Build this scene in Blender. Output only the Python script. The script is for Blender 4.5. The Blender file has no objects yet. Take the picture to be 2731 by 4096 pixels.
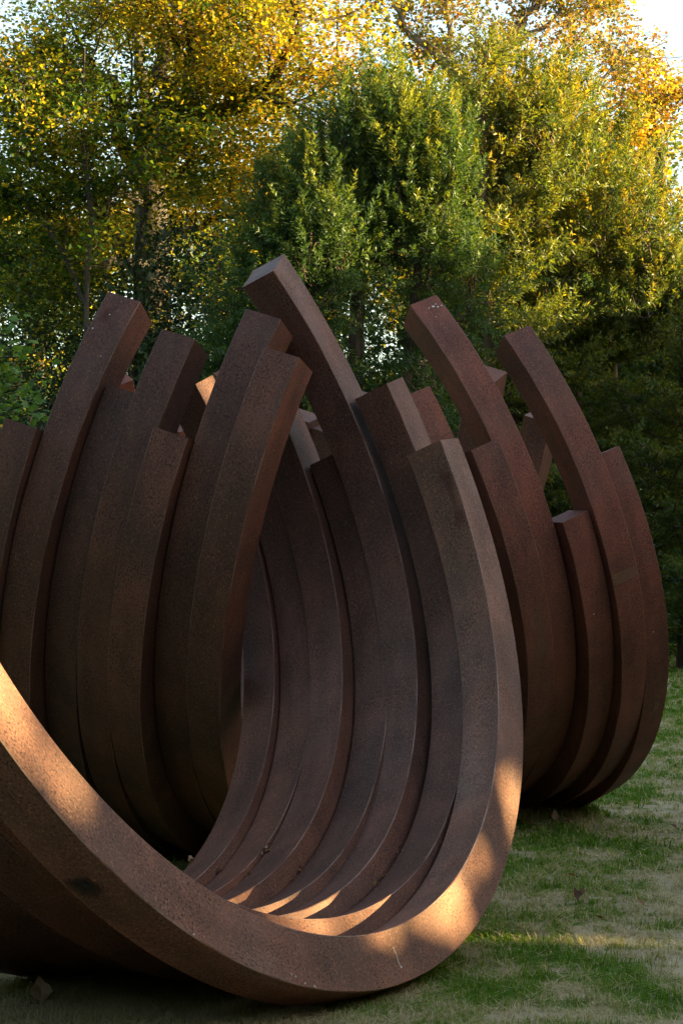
import bpy, math, random
import numpy as np
from mathutils import Vector, Matrix

random.seed(7)
rng = np.random.default_rng(7)
scene = bpy.context.scene
R_ = math.radians

# ------------------------------------------------------------------ camera, sky, sun, exposure
PITCH = math.atan(0.038)
CAM_H = 1.495
FOC, CXP, CYP = 8250.0, 1365.5, 2048.0            # focal length and centre in photograph pixels
cam_d = bpy.data.cameras.new("camera")
cam_d.sensor_fit = 'VERTICAL'
cam_d.sensor_height = 36.0
cam_d.lens = FOC / 4096.0 * 36.0
cam_d.clip_start = 0.1
cam_d.clip_end = 3000
cam = bpy.data.objects.new("camera", cam_d)
scene.collection.objects.link(cam)
cam.location = (0, 0, CAM_H)
cam.rotation_euler = (math.pi / 2 + PITCH, 0, 0)
scene.camera = cam

SUN_AZ, SUN_EL = 96.0, 10.2                       # azimuth clockwise from the view direction (+Y)
sun_dir = np.array([math.sin(R_(SUN_AZ)) * math.cos(R_(SUN_EL)),
                    math.cos(R_(SUN_AZ)) * math.cos(R_(SUN_EL)), math.sin(R_(SUN_EL))])
world = bpy.data.worlds.new("World")
scene.world = world
world.use_nodes = True
wn = world.node_tree.nodes
wl = world.node_tree.links
sky = wn.new("ShaderNodeTexSky")
sky.sky_type = 'NISHITA'
sky.sun_disc = False
sky.sun_elevation = R_(SUN_EL)
sky.sun_rotation = R_(SUN_AZ)
sky.air_density = 1.0
sky.dust_density = 2.0
sky.ozone_density = 1.0
bg = wn["Background"]
bg.inputs["Strength"].default_value = 0.105
warm = wn.new("ShaderNodeMix"); warm.data_type = 'RGBA'; warm.blend_type = 'MULTIPLY'
warm.inputs[0].default_value = 1.0
warm.inputs[7].default_value = (1.03, 0.98, 0.90, 1.0)       # even warm tint over the whole sky, as a white balance
wl.new(sky.outputs[0], warm.inputs[6])
wl.new(warm.outputs[2], bg.inputs[0])

sun_l = bpy.data.lights.new("sun", 'SUN')
sun_l.energy = 5.0
sun_l.angle = R_(0.6)
sun_l.color = (1.0, 0.78, 0.36)
sun = bpy.data.objects.new("sun", sun_l)
scene.collection.objects.link(sun)
sun.location = tuple(sun_dir * 60)
sun.rotation_euler = Vector(tuple(sun_dir)).to_track_quat('Z', 'Y').to_euler()

scene.view_settings.view_transform = 'Standard'
scene.view_settings.look = 'None'
scene.view_settings.gamma = 1.0
scene.view_settings.use_curve_mapping = False
scene.view_settings.exposure = 2.8
scene.render.engine = 'CYCLES'
scene.cycles.max_bounces = 6
scene.cycles.diffuse_bounces = 3
scene.cycles.glossy_bounces = 2
scene.cycles.transmission_bounces = 3
scene.cycles.transparent_max_bounces = 4
scene.cycles.sample_clamp_indirect = 6.0

# ------------------------------------------------------------------ helpers
def link(o, parent=None):
    scene.collection.objects.link(o)
    if parent is not None:
        o.parent = parent
    return o

def tag(o, label=None, cat=None, group=None, kind=None):
    if label: o['label'] = label
    if cat: o['category'] = cat
    if group: o['group'] = group
    if kind: o['kind'] = kind
    return o

def empty(name, loc):
    o = bpy.data.objects.new(name, None)
    o.empty_display_size = 0.2
    o.location = tuple(float(c) for c in loc)
    return link(o)

def mesh_np(name, verts, faces_list, mat, parent=None, attrs=None, smooth=False, loc=None, uv=None):
    """faces_list: list of int arrays (n, k). attrs: dict name -> per-face float array in the same order."""
    verts = np.asarray(verts, dtype=np.float32).reshape(-1, 3)
    if loc is not None:
        verts = verts - np.asarray(loc, dtype=np.float32)
    me = bpy.data.meshes.new(name)
    loops = np.concatenate([f.reshape(-1) for f in faces_list]).astype(np.int32)
    tot = np.concatenate([np.full(len(f), f.shape[1], dtype=np.int32) for f in faces_list])
    start = np.concatenate([[0], np.cumsum(tot)[:-1]]).astype(np.int32)
    me.vertices.add(len(verts)); me.vertices.foreach_set("co", verts.ravel())
    me.loops.add(len(loops)); me.loops.foreach_set("vertex_index", loops)
    me.polygons.add(len(tot)); me.polygons.foreach_set("loop_start", start)
    me.polygons.foreach_set("loop_total", tot)
    if smooth:
        me.polygons.foreach_set("use_smooth", np.ones(len(tot), dtype=bool))
    if uv is not None:
        l = me.uv_layers.new(name="uv")
        l.data.foreach_set("uv", np.asarray(uv, dtype=np.float32)[loops].ravel())
    me.update(calc_edges=True)
    if attrs:
        for k, arr in attrs.items():
            a = me.attributes.new(k, 'FLOAT', 'FACE')
            a.data.foreach_set("value", np.asarray(arr, dtype=np.float32))
    me.materials.append(mat)
    o = bpy.data.objects.new(name, me)
    link(o, parent)
    if loc is not None and parent is None:
        o.location = tuple(float(c) for c in loc)
    return o

def new_mat(name):
    m = bpy.data.materials.new(name)
    m.use_nodes = True
    nt = m.node_tree
    for n in list(nt.nodes):
        nt.nodes.remove(n)
    out = nt.nodes.new("ShaderNodeOutputMaterial")
    return m, nt, out

def N(nt, t, **kw):
    n = nt.nodes.new(t)
    for k, v in kw.items():
        setattr(n, k, v)
    return n

def ramp(nt, stops, interp='LINEAR'):
    r = nt.nodes.new("ShaderNodeValToRGB")
    r.color_ramp.interpolation = interp
    el = r.color_ramp.elements
    while len(el) < len(stops):
        el.new(0.5)
    for e, (p, c) in zip(el, stops):
        e.position = p
        e.color = (*c, 1.0) if len(c) == 3 else c
    return r

def mixrgb(nt, a, b, fac, blend='MIX'):
    m = nt.nodes.new("ShaderNodeMix")
    m.data_type = 'RGBA'
    m.blend_type = blend
    for sock, v in ((0, fac), (6, a), (7, b)):
        if hasattr(v, 'is_linked') or hasattr(v, 'links'):
            nt.links.new(v, m.inputs[sock])
        else:
            m.inputs[sock].default_value = v if not isinstance(v, tuple) else ((*v, 1.0) if len(v) == 3 else v)
    return m.outputs[2]

def mathn(nt, op, a, b=None, clamp=False):
    m = nt.nodes.new("ShaderNodeMath")
    m.operation = op
    m.use_clamp = clamp
    for i, v in enumerate((a, b)):
        if v is None: continue
        if hasattr(v, 'links'):
            nt.links.new(v, m.inputs[i])
        else:
            m.inputs[i].default_value = v
    return m.outputs[0]

# ------------------------------------------------------------------ materials
def rust_material():
    m, nt, out = new_mat("weathering_steel")
    L = nt.links.new
    tc = N(nt, "ShaderNodeTexCoord")
    uv = N(nt, "ShaderNodeUVMap", uv_map="uv")
    oi = N(nt, "ShaderNodeObjectInfo")
    shift = N(nt, "ShaderNodeVectorMath", operation='ADD')
    sc = N(nt, "ShaderNodeVectorMath", operation='SCALE')
    sc.inputs[3].default_value = 37.0
    cmb = N(nt, "ShaderNodeCombineXYZ")
    L(oi.outputs["Random"], cmb.inputs[0]); L(oi.outputs["Random"], cmb.inputs[1])
    L(cmb.outputs[0], sc.inputs[0])
    L(tc.outputs["Object"], shift.inputs[0]); L(sc.outputs[0], shift.inputs[1])
    P = shift.outputs[0]
    big = N(nt, "ShaderNodeTexNoise"); big.inputs["Scale"].default_value = 1.6
    big.inputs["Detail"].default_value = 5; big.inputs["Roughness"].default_value = 0.6
    L(P, big.inputs["Vector"])
    base = ramp(nt, [(0.30, (0.056, 0.028, 0.021)), (0.46, (0.086, 0.041, 0.030)), (0.57, (0.112, 0.048, 0.033)), (0.72, (0.104, 0.060, 0.050))])
    L(big.outputs[0], base.inputs[0])
    # long stains that run along the beam
    mp = N(nt, "ShaderNodeMapping"); mp.inputs["Scale"].default_value = (1.6, 9.0, 1.0)
    L(uv.outputs[0], mp.inputs[0])
    ad = N(nt, "ShaderNodeVectorMath", operation='ADD'); L(mp.outputs[0], ad.inputs[0]); L(sc.outputs[0], ad.inputs[1])
    st = N(nt, "ShaderNodeTexNoise"); st.inputs["Scale"].default_value = 1.0; st.inputs["Detail"].default_value = 4
    L(ad.outputs[0], st.inputs["Vector"])
    strk = ramp(nt, [(0.40, (0, 0, 0)), (0.70, (1, 1, 1))]); L(st.outputs[0], strk.inputs[0])
    c1 = mixrgb(nt, base.outputs[0], (0.038, 0.017, 0.011), mathn(nt, 'MULTIPLY', strk.outputs[0], 0.55))
    # dark crust specks and pale mill-scale grains
    mp2 = N(nt, "ShaderNodeMapping"); mp2.inputs["Scale"].default_value = (75.0, 125.0, 1.0)
    L(uv.outputs[0], mp2.inputs[0])
    ad2 = N(nt, "ShaderNodeVectorMath", operation='ADD'); L(mp2.outputs[0], ad2.inputs[0]); L(sc.outputs[0], ad2.inputs[1])
    sp = N(nt, "ShaderNodeTexNoise"); sp.inputs["Scale"].default_value = 1.0; sp.inputs["Detail"].default_value = 3
    L(ad2.outputs[0], sp.inputs["Vector"])
    spr = ramp(nt, [(0.51, (0, 0, 0)), (0.61, (1, 1, 1))]); L(sp.outputs[0], spr.inputs[0])
    md = N(nt, "ShaderNodeTexNoise"); md.inputs["Scale"].default_value = 5.0; md.inputs["Detail"].default_value = 3
    L(P, md.inputs["Vector"])
    mdr = ramp(nt, [(0.40, (0.45, 0.45, 0.45)), (0.62, (1, 1, 1))]); L(md.outputs[0], mdr.inputs[0])
    c2 = mixrgb(nt, c1, (0.018, 0.007, 0.005), mathn(nt, 'MULTIPLY', mathn(nt, 'MULTIPLY', spr.outputs[0], mdr.outputs[0]), 0.9))
    gr = N(nt, "ShaderNodeTexNoise"); gr.inputs["Scale"].default_value = 110.0; gr.inputs["Detail"].default_value = 2
    L(P, gr.inputs["Vector"])
    grr = ramp(nt, [(0.55, (0, 0, 0)), (0.75, (1, 1, 1))]); L(gr.outputs[0], grr.inputs[0])
    c3 = mixrgb(nt, c2, (0.215, 0.110, 0.066), mathn(nt, 'MULTIPLY', grr.outputs[0], 0.6))
    # dusty pale worn spots
    ws = N(nt, "ShaderNodeTexNoise"); ws.inputs["Scale"].default_value = 7.0; ws.inputs["Detail"].default_value = 6; ws.inputs["Roughness"].default_value = 0.7
    L(ad.outputs[0], ws.inputs["Vector"])
    wsr = ramp(nt, [(0.66, (0, 0, 0)), (0.80, (1, 1, 1))]); L(ws.outputs[0], wsr.inputs[0])
    c4 = mixrgb(nt, c3, (0.21, 0.165, 0.14), mathn(nt, 'MULTIPLY', wsr.outputs[0], 0.35))
    ea = N(nt, "ShaderNodeAttribute", attribute_name="edge")
    er = ramp(nt, [(0.38, (0, 0, 0)), (0.60, (1, 1, 1))]); L(md.outputs[0], er.inputs[0])
    c4 = mixrgb(nt, c4, (0.24, 0.19, 0.17), mathn(nt, 'MULTIPLY', mathn(nt, 'MULTIPLY', ea.outputs["Fac"], er.outputs[0]), 0.55))
    # broad rain runs down the face
    mp3 = N(nt, "ShaderNodeMapping"); mp3.inputs["Scale"].default_value = (2.2, 2.2, 0.55)
    L(P, mp3.inputs[0])
    rn = N(nt, "ShaderNodeTexNoise"); rn.inputs["Scale"].default_value = 3.0; rn.inputs["Detail"].default_value = 6; rn.inputs["Roughness"].default_value = 0.65
    L(mp3.outputs[0], rn.inputs["Vector"])
    rnr = ramp(nt, [(0.42, (0.88, 0.87, 0.86)), (0.60, (1.10, 1.09, 1.08))]); L(rn.outputs[0], rnr.inputs[0])
    c4 = mixrgb(nt, c4, rnr.outputs[0], 1.0, 'MULTIPLY')
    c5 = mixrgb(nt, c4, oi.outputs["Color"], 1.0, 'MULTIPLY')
    b = N(nt, "ShaderNodeBsdfPrincipled")
    L(c5, b.inputs["Base Color"])
    rr = ramp(nt, [(0.3, (0.60, 0.60, 0.60)), (0.7, (0.80, 0.72, 0.72))]); L(md.outputs[0], rr.inputs[0])
    L(rr.outputs[0], b.inputs["Roughness"])
    b.inputs["Specular IOR Level"].default_value = 0.38
    bp = N(nt, "ShaderNodeBump"); bp.inputs["Strength"].default_value = 0.35; bp.inputs["Distance"].default_value = 0.004
    hsum = mathn(nt, 'ADD', mathn(nt, 'MULTIPLY', sp.outputs[0], 0.7), mathn(nt, 'MULTIPLY', gr.outputs[0], 0.5))
    L(hsum, bp.inputs["Height"]); L(bp.outputs[0], b.inputs["Normal"])
    L(b.outputs[0], out.inputs[0])
    return m

def leaf_material(name, stops, trans=0.5, tsat=(1.0, 0.95, 0.45), gain=1.7, gloss=0.02):
    m, nt, out = new_mat(name)
    L = nt.links.new
    at = N(nt, "ShaderNodeAttribute", attribute_name="tone")
    r = ramp(nt, stops); L(at.outputs["Fac"], r.inputs[0])
    d = N(nt, "ShaderNodeBsdfDiffuse"); L(r.outputs[0], d.inputs[0])
    t = N(nt, "ShaderNodeBsdfTranslucent")
    tcx = mixrgb(nt, r.outputs[0], (tsat[0] * gain, tsat[1] * gain, tsat[2] * gain), 1.0, 'MULTIPLY')
    L(tcx, t.inputs[0])
    mx = N(nt, "ShaderNodeMixShader"); mx.inputs[0].default_value = trans
    L(d.outputs[0], mx.inputs[1]); L(t.outputs[0], mx.inputs[2])
    g = N(nt, "ShaderNodeBsdfGlossy"); g.inputs["Roughness"].default_value = 0.45
    g.inputs[0].default_value = (0.9, 0.9, 0.9, 1)
    mg = N(nt, "ShaderNodeMixShader"); mg.inputs[0].default_value = gloss
    L(mx.outputs[0], mg.inputs[1]); L(g.outputs[0], mg.inputs[2])
    L(mg.outputs[0], out.inputs[0])
    return m

def bark_material(name, c0, c1, scale=6.0):
    m, nt, out = new_mat(name)
    L = nt.links.new
    tc = N(nt, "ShaderNodeTexCoord")
    mp = N(nt, "ShaderNodeMapping"); mp.inputs["Scale"].default_value = (scale, scale, scale * 0.2)
    L(tc.outputs["Object"], mp.inputs[0])
    n = N(nt, "ShaderNodeTexNoise"); n.inputs["Scale"].default_value = 2.0; n.inputs["Detail"].default_value = 6
    L(mp.outputs[0], n.inputs["Vector"])
    r = ramp(nt, [(0.35, c0), (0.65, c1)]); L(n.outputs[0], r.inputs[0])
    b = N(nt, "ShaderNodeBsdfPrincipled"); L(r.outputs[0], b.inputs["Base Color"])
    b.inputs["Roughness"].default_value = 0.9
    bp = N(nt, "ShaderNodeBump"); bp.inputs["Strength"].default_value = 0.8; bp.inputs["Distance"].default_value = 0.03
    L(n.outputs[0], bp.inputs["Height"]); L(bp.outputs[0], b.inputs["Normal"])
    L(b.outputs[0], out.inputs[0])
    return m

def plain_material(name, col, rough=0.7, nscale=30.0, var=0.35):
    m, nt, out = new_mat(name)
    L = nt.links.new
    tc = N(nt, "ShaderNodeTexCoord")
    n = N(nt, "ShaderNodeTexNoise"); n.inputs["Scale"].default_value = nscale; n.inputs["Detail"].default_value = 4
    L(tc.outputs["Object"], n.inputs["Vector"])
    r = ramp(nt, [(0.3, tuple(c * (1 - var) for c in col)), (0.7, tuple(min(1, c * (1 + var)) for c in col))])
    L(n.outputs[0], r.inputs[0])
    b = N(nt, "ShaderNodeBsdfPrincipled"); L(r.outputs[0], b.inputs["Base Color"])
    b.inputs["Roughness"].default_value = rough
    L(b.outputs[0], out.inputs[0])
    return m

M_RUST = rust_material()
M_MAPLE = leaf_material("maple_leaf", [(0.0, (0.022, 0.055, 0.012)), (0.28, (0.060, 0.100, 0.014)), (0.48, (0.22, 0.20, 0.014)),
                                       (0.72, (0.40, 0.26, 0.018)), (0.88, (0.36, 0.15, 0.018)), (1.0, (0.20, 0.10, 0.055))], trans=0.55)
M_GREENLEAF = leaf_material("green_maple_leaf", [(0.0, (0.030, 0.075, 0.022)), (0.6, (0.075, 0.150, 0.035)), (0.85, (0.13, 0.18, 0.03)), (1.0, (0.42, 0.28, 0.03))], trans=0.4)
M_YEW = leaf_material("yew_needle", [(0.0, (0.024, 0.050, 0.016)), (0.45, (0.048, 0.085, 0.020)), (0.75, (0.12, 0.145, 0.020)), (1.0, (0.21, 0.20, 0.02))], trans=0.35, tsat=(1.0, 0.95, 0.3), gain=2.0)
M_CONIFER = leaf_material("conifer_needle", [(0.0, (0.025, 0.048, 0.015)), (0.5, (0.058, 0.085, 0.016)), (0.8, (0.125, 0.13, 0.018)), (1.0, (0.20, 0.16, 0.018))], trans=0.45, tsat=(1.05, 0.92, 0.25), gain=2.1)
M_BEECH = leaf_material("beech_leaf", [(0.0, (0.04, 0.06, 0.015)), (0.35, (0.11, 0.11, 0.018)), (0.65, (0.36, 0.19, 0.02)), (0.85, (0.32, 0.11, 0.015)), (1.0, (0.17, 0.06, 0.02))], trans=0.5)
M_SHRUB = leaf_material("shrub_leaf", [(0.0, (0.012, 0.028, 0.014)), (0.6, (0.026, 0.052, 0.022)), (1.0, (0.07, 0.09, 0.02))], trans=0.25)
M_BARK = bark_material("maple_bark", (0.012, 0.009, 0.006), (0.042, 0.030, 0.020))
M_DARKBARK = bark_material("yew_bark", (0.035, 0.02, 0.014), (0.11, 0.06, 0.04))
M_GREYBARK = bark_material("beech_bark", (0.07, 0.065, 0.055), (0.19, 0.17, 0.14), 3.0)

def grass_material():
    m, nt, out = new_mat("grass_blade")
    L = nt.links.new
    at = N(nt, "ShaderNodeAttribute", attribute_name="tone")
    r = ramp(nt, [(0.0, (0.090, 0.190, 0.014)), (0.3, (0.17, 0.265, 0.028)), (0.5, (0.31, 0.32, 0.075)), (0.7, (0.46, 0.375, 0.18)), (1.0, (0.62, 0.50, 0.30))])
    L(at.outputs["Fac"], r.inputs[0])
    d = N(nt, "ShaderNodeBsdfDiffuse"); L(r.outputs[0], d.inputs[0])
    t = N(nt, "ShaderNodeBsdfTranslucent"); L(r.outputs[0], t.inputs[0])
    mx = N(nt, "ShaderNodeMixShader"); mx.inputs[0].default_value = 0.4
    L(d.outputs[0], mx.inputs[1]); L(t.outputs[0], mx.inputs[2]); L(mx.outputs[0], out.inputs[0])
    return m
M_GRASS = grass_material()

def lawn_material():
    m, nt, out = new_mat("lawn_soil")
    L = nt.links.new
    at = N(nt, "ShaderNodeAttribute", attribute_name="dry")
    tc = N(nt, "ShaderNodeTexCoord")
    n = N(nt, "ShaderNodeTexNoise"); n.inputs["Scale"].default_value = 24.0; n.inputs["Detail"].default_value = 6; n.inputs["Roughness"].default_value = 0.7
    L(tc.outputs["Object"], n.inputs["Vector"])
    f = mathn(nt, 'ADD', at.outputs["Fac"], mathn(nt, 'MULTIPLY', mathn(nt, 'SUBTRACT', n.outputs[0], 0.5), 0.9), True)
    r = ramp(nt, [(0.10, (0.085, 0.135, 0.024)), (0.40, (0.17, 0.175, 0.055)), (0.65, (0.29, 0.235, 0.135)), (0.95, (0.39, 0.32, 0.20))])
    L(f, r.inputs[0])
    b = N(nt, "ShaderNodeBsdfPrincipled"); L(r.outputs[0], b.inputs["Base Color"]); b.inputs["Roughness"].default_value = 1.0
    b.inputs["Specular IOR Level"].default_value = 0.1
    bp = N(nt, "ShaderNodeBump"); bp.inputs["Strength"].default_value = 0.7; bp.inputs["Distance"].default_value = 0.02
    L(n.outputs[0], bp.inputs["Height"]); L(bp.outputs[0], b.inputs["Normal"])
    L(b.outputs[0], out.inputs[0])
    return m
M_LAWN = lawn_material()

# ------------------------------------------------------------------ value noise
_tab = rng.random((257, 257)).astype(np.float32)
def vnoise(x, y):
    xi = np.floor(x).astype(int); yi = np.floor(y).astype(int)
    fx = x - xi; fy = y - yi
    fx = fx * fx * (3 - 2 * fx); fy = fy * fy * (3 - 2 * fy)
    a = _tab[xi % 256, yi % 256]; b = _tab[(xi + 1) % 256, yi % 256]
    c = _tab[xi % 256, (yi + 1) % 256]; d = _tab[(xi + 1) % 256, (yi + 1) % 256]
    return (a * (1 - fx) + b * fx) * (1 - fy) + (c * (1 - fx) + d * fx) * fy

def dryness(x, y):
    v = 0.22 * vnoise(x * 1.1 + 3.1, y * 0.8 + 7.7) + 0.36 * vnoise(x * 3.6 + 1, y * 2.6) + 0.24 * vnoise(x * 8.5, y * 6.5 + 9) + 0.18 * vnoise(x * 19, y * 15 + 4)
    far = np.clip((y - 14) / 25, 0, 1)
    v = v + 0.20 * np.exp(-((y - 6.1) / 0.75) ** 2) - 0.08 * far + 0.40 * np.clip(1.2 - np.abs(x + .8) / .9, 0, 1) * np.clip((8.4 - y) / 1.2, 0, 1)
    v = v + 0.05 * np.clip((x - .25 * y + 1.6), 0, 1)
    return np.clip((v - 0.36) / 0.34, 0, 1)

def ground_h(x, y):
    near = np.exp(-((y - 12) / 30) ** 2)
    return (0.030 * (vnoise(x * 0.7 + 5, y * 0.7 + 2) - 0.5) + 0.018 * (vnoise(x * 3.1, y * 3.1) - 0.5)) * near

# ------------------------------------------------------------------ lawn
def axis_coords(lo, hi, step, far):
    c = list(np.arange(lo, hi + 1e-6, step))
    s = step
    while c[-1] < far: s *= 1.25; c.append(c[-1] + s)
    s = step
    while c[0] > -far: s *= 1.25; c.insert(0, c[0] - s)
    return np.array(c)
gx = axis_coords(-3.5, 4.5, 0.1, 900); gy = axis_coords(4.5, 26, 0.1, 900)
GX, GY = np.meshgrid(gx, gy)
gv = np.stack([GX.ravel(), GY.ravel(), ground_h(GX.ravel(), GY.ravel())], 1)
nx, ny = len(gx), len(gy)
idx = np.arange(nx * ny).reshape(ny, nx)
gf = np.stack([idx[:-1, :-1], idx[:-1, 1:], idx[1:, 1:], idx[1:, :-1]], -1).reshape(-1, 4)
fc = gv[gf].mean(1)
lawn = mesh_np("lawn", gv, [gf], M_LAWN, attrs={"dry": dryness(fc[:, 0], fc[:, 1])}, smooth=True)
tag(lawn, kind='structure')

# ------------------------------------------------------------------ steel arcs
S = 0.2                                            # side of the square beam in metres
cp, sp_ = math.cos(PITCH), math.sin(PITCH)
def c2w(p):                                        # camera axes (right, down, forward) -> world
    p = np.asarray(p, float)
    return np.stack([p[..., 0], p[..., 2] * cp + p[..., 1] * sp_, p[..., 2] * sp_ - p[..., 1] * cp], -1)
TUBES = {
 'T1': dict(az=-1.0514, el=-0.3832, R=10.305, arcs={
   0: (-2.060, -1.005, 39.611), 1: (-2.687, -1.057, 40.875), 2: (-3.778, -0.987, 41.359), 3: (-4.424, -0.965, 42.004),
   4: (-5.478, -0.917, 42.331), 5: (-6.203, -0.748, 43.117), 6: (-7.106, -0.592, 43.589)}),
 'T2': dict(az=-1.1641, el=0.3011, R=10.855, arcs={
   0: (2.297, -0.552, 57.610), 1: (1.460, -0.642, 58.314), 2: (0.298, -0.397, 58.460), 3: (-0.542, -0.383, 59.095),
   4: (-1.431, -0.235, 59.812), 5: (-2.594, -0.097, 59.875), 6: (-3.555, -0.433, 60.010)}),
 'T3': dict(az=1.0882, el=0.3721, R=10.678, arcs={
   -1: (-1.899, -0.010, 67.417), 0: (-0.604, 0.216, 67.294), 1: (0.142, 0.128, 68.152), 2: (1.304, 0.191, 68.439),
   3: (2.319, 0.175, 68.798), 4: (3.128, 0.336, 69.650)}),
}
for t in TUBES.values():
    az, el = t['az'], t['el']
    a = np.array([math.sin(az) * math.cos(el), -math.sin(el), math.cos(az) * math.cos(el)])
    h = np.cross([0, -1.0, 0], a); h /= np.linalg.norm(h)
    if h[0] < 0: h = -h
    v = np.cross(a, h)
    if v[1] > 0: v = -v
    t['cam_axes'] = (a, h, v)
    t['axes'] = tuple(c2w(q) for q in (a, h, v))
t2 = TUBES['T2']['arcs']; t3 = TUBES['T3']['arcs']
t2[7] = tuple(np.array(t2[6]) + (-1.0, 0.02, 0.25))
t2[8] = tuple(np.array(t2[6]) + (-2.0, 0.05, 0.55))
t3[-2] = tuple(np.array(t3[-1]) + (-0.95, -0.02, -0.30))

def face_point(tn, k, px, py, off=0.0):            # point of the photograph carried onto an arc's front plane
    t = TUBES[tn]; a = t['cam_axes'][0]
    d = np.array([(px - CXP) / FOC, (py - CYP) / FOC, 1.0])
    c = np.array(t['arcs'][k]) + a * off
    return c2w(d * ((c @ a) / (d @ a)) * S) + np.array([0, 0, CAM_H])

SEG = 150
def build_arc(tn, k, th0, th1, label, tint):
    t = TUBES[tn]
    A, H, V = t['axes']; Rr = t['R'] * S
    c = c2w(np.array(t['arcs'][k]) * S) + np.array([0, 0, CAM_H])
    e = 0.0035
    g = 0.005                                      # hair gap between neighbouring beams
    prof = [(-S + e, g), (-e, g), (0, g + e), (0, S - g - e), (-e, S - g), (-S + e, S - g), (-S, S - g - e), (-S, g + e)]
    n = max(24, int(SEG * abs(th1 - th0) / 211))
    ths = np.radians(np.linspace(th0, th1, n + 1))
    rad = np.sin(ths)[:, None] * H - np.cos(ths)[:, None] * V
    verts = np.stack([c + rad * (Rr + dr) + A * do for dr, do in prof], 1)   # (n+1, 8, 3)
    m = len(prof)
    per = [0.0]
    for i in range(1, m): per.append(per[-1] + math.dist(prof[i], prof[i - 1]))
    uv = np.stack([np.repeat((ths - ths[0]) * Rr, m), np.tile(per, n + 1)], 1)
    ii = np.arange(n)[:, None] * m; jj = np.arange(m)[None, :]; j2 = (jj + 1) % m
    q = np.stack([ii + jj, ii + j2, ii + m + j2, ii + m + jj], -1).reshape(-1, 4)
    caps = np.array([list(range(m))[::-1], [n * m + i for i in range(m)]])
    loc = c - V * Rr
    loc = np.array([loc[0], loc[1], max(0.0, loc[2])])
    edge = np.concatenate([np.tile([0, 1, 0, 1, 0, 1, 0, 1], n), [0, 0]])
    o = mesh_np("steel_arc", verts.reshape(-1, 3), [q, caps], M_RUST, smooth=True, loc=loc, uv=uv, attrs={"edge": edge})
    o.data.set_sharp_from_angle(angle=R_(30))
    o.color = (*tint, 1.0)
    tag(o, label, "steel arc", "rusted steel arcs of the sculpture")
    return o

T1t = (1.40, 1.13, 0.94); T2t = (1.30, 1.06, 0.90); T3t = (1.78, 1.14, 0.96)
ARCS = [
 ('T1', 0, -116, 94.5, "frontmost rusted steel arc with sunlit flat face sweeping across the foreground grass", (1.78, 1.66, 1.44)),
 ('T1', 1, -107, 103.5, "rusted arc directly behind the frontmost sunlit arc, blunt tip just above it", T1t),
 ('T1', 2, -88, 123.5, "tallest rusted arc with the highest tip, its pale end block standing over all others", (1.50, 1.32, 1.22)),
 ('T1', 3, -117, 93.6, "short nearly black arc with low blunt tip just left of the tallest arc", T1t),
 ('T1', 4, -105, 103.5, "arc left of the short blackish one, its pale edge vanishing behind the left bank", T1t),
 ('T1', 5, -112, 99.0, "recessed dark arc second from the far open end of the front ring of arcs", T1t),
 ('T1', 6, -103, 107.8, "last arc at the front ring's far end, its tip glowing orange in sun", T1t),
 ('T2', 0, -106.9, 104.0, "left leaning arc with scratched tip, nearest of the left bank before the tallest arc", T2t),
 ('T2', 1, -112.1, 99.0, "left leaning arc whose taller chipped tip rises just behind the scratched nearest one", T2t),
 ('T2', 2, -97.4, 113.6, "shorter left bank arc with streaked low tip below the middle tall pair", T2t),
 ('T2', 3, -111.2, 100.0, "tall left bank arc with plain square tip standing above the streaked short one", T2t),
 ('T2', 4, -104.5, 106.5, "recessed dark left bank arc whose low tip shows between two taller ones", T2t),
 ('T2', 5, -119.2, 92.0, "tallest arc of the left bank with rust blotch at its tip against yellow leaves", T2t),
 ('T2', 6, -98.8, 109.0, "short arc at the left edge of the picture beneath the green maple branch", T2t),
 ('T2', 7, -86, 103.0, "hidden outer arc of the left bank beyond the left edge of the picture", T2t),
 ('T2', 8, -84, 106.0, "arc end with small pinkish top peeping out beside the tall arc's lower left side", T2t),
 ('T3', -2, -119.0, 84.0, "arc end showing as a small pink block between the two tallest left bank arcs", T3t),
 ('T3', -1, -102.0, 108.8, "reddish arc with a scratched tip half hidden behind the blunt pale edged arc", T3t),
 ('T3', 0, -110.0, 101.2, "low reddish arc of the right bank, its short tip nearest the front ring's pale edge", T3t),
 ('T3', 1, -83.0, 127.8, "tall reddish right bank arc with bird lime spots on its leaning tip", T3t),
 ('T3', 2, -122.0, 89.3, "shortest right bank arc whose flat end top is visible between two taller arcs", T3t),
 ('T3', 3, -89.0, 122.1, "reddish right bank arc with a pale weathered band halfway up and a leaning tip", T3t),
 ('T3', 4, -110.0, 101.2, "outermost reddish arc at the right end of the right bank beside open lawn", T3t),
]
arc_objs = {}
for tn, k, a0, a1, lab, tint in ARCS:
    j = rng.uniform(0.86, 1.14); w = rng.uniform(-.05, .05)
    arc_objs[(tn, k)] = build_arc(tn, k, a0, a1, lab, (tint[0] * j * (1 + w), tint[1] * j, tint[2] * j * (1 - w)))

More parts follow.
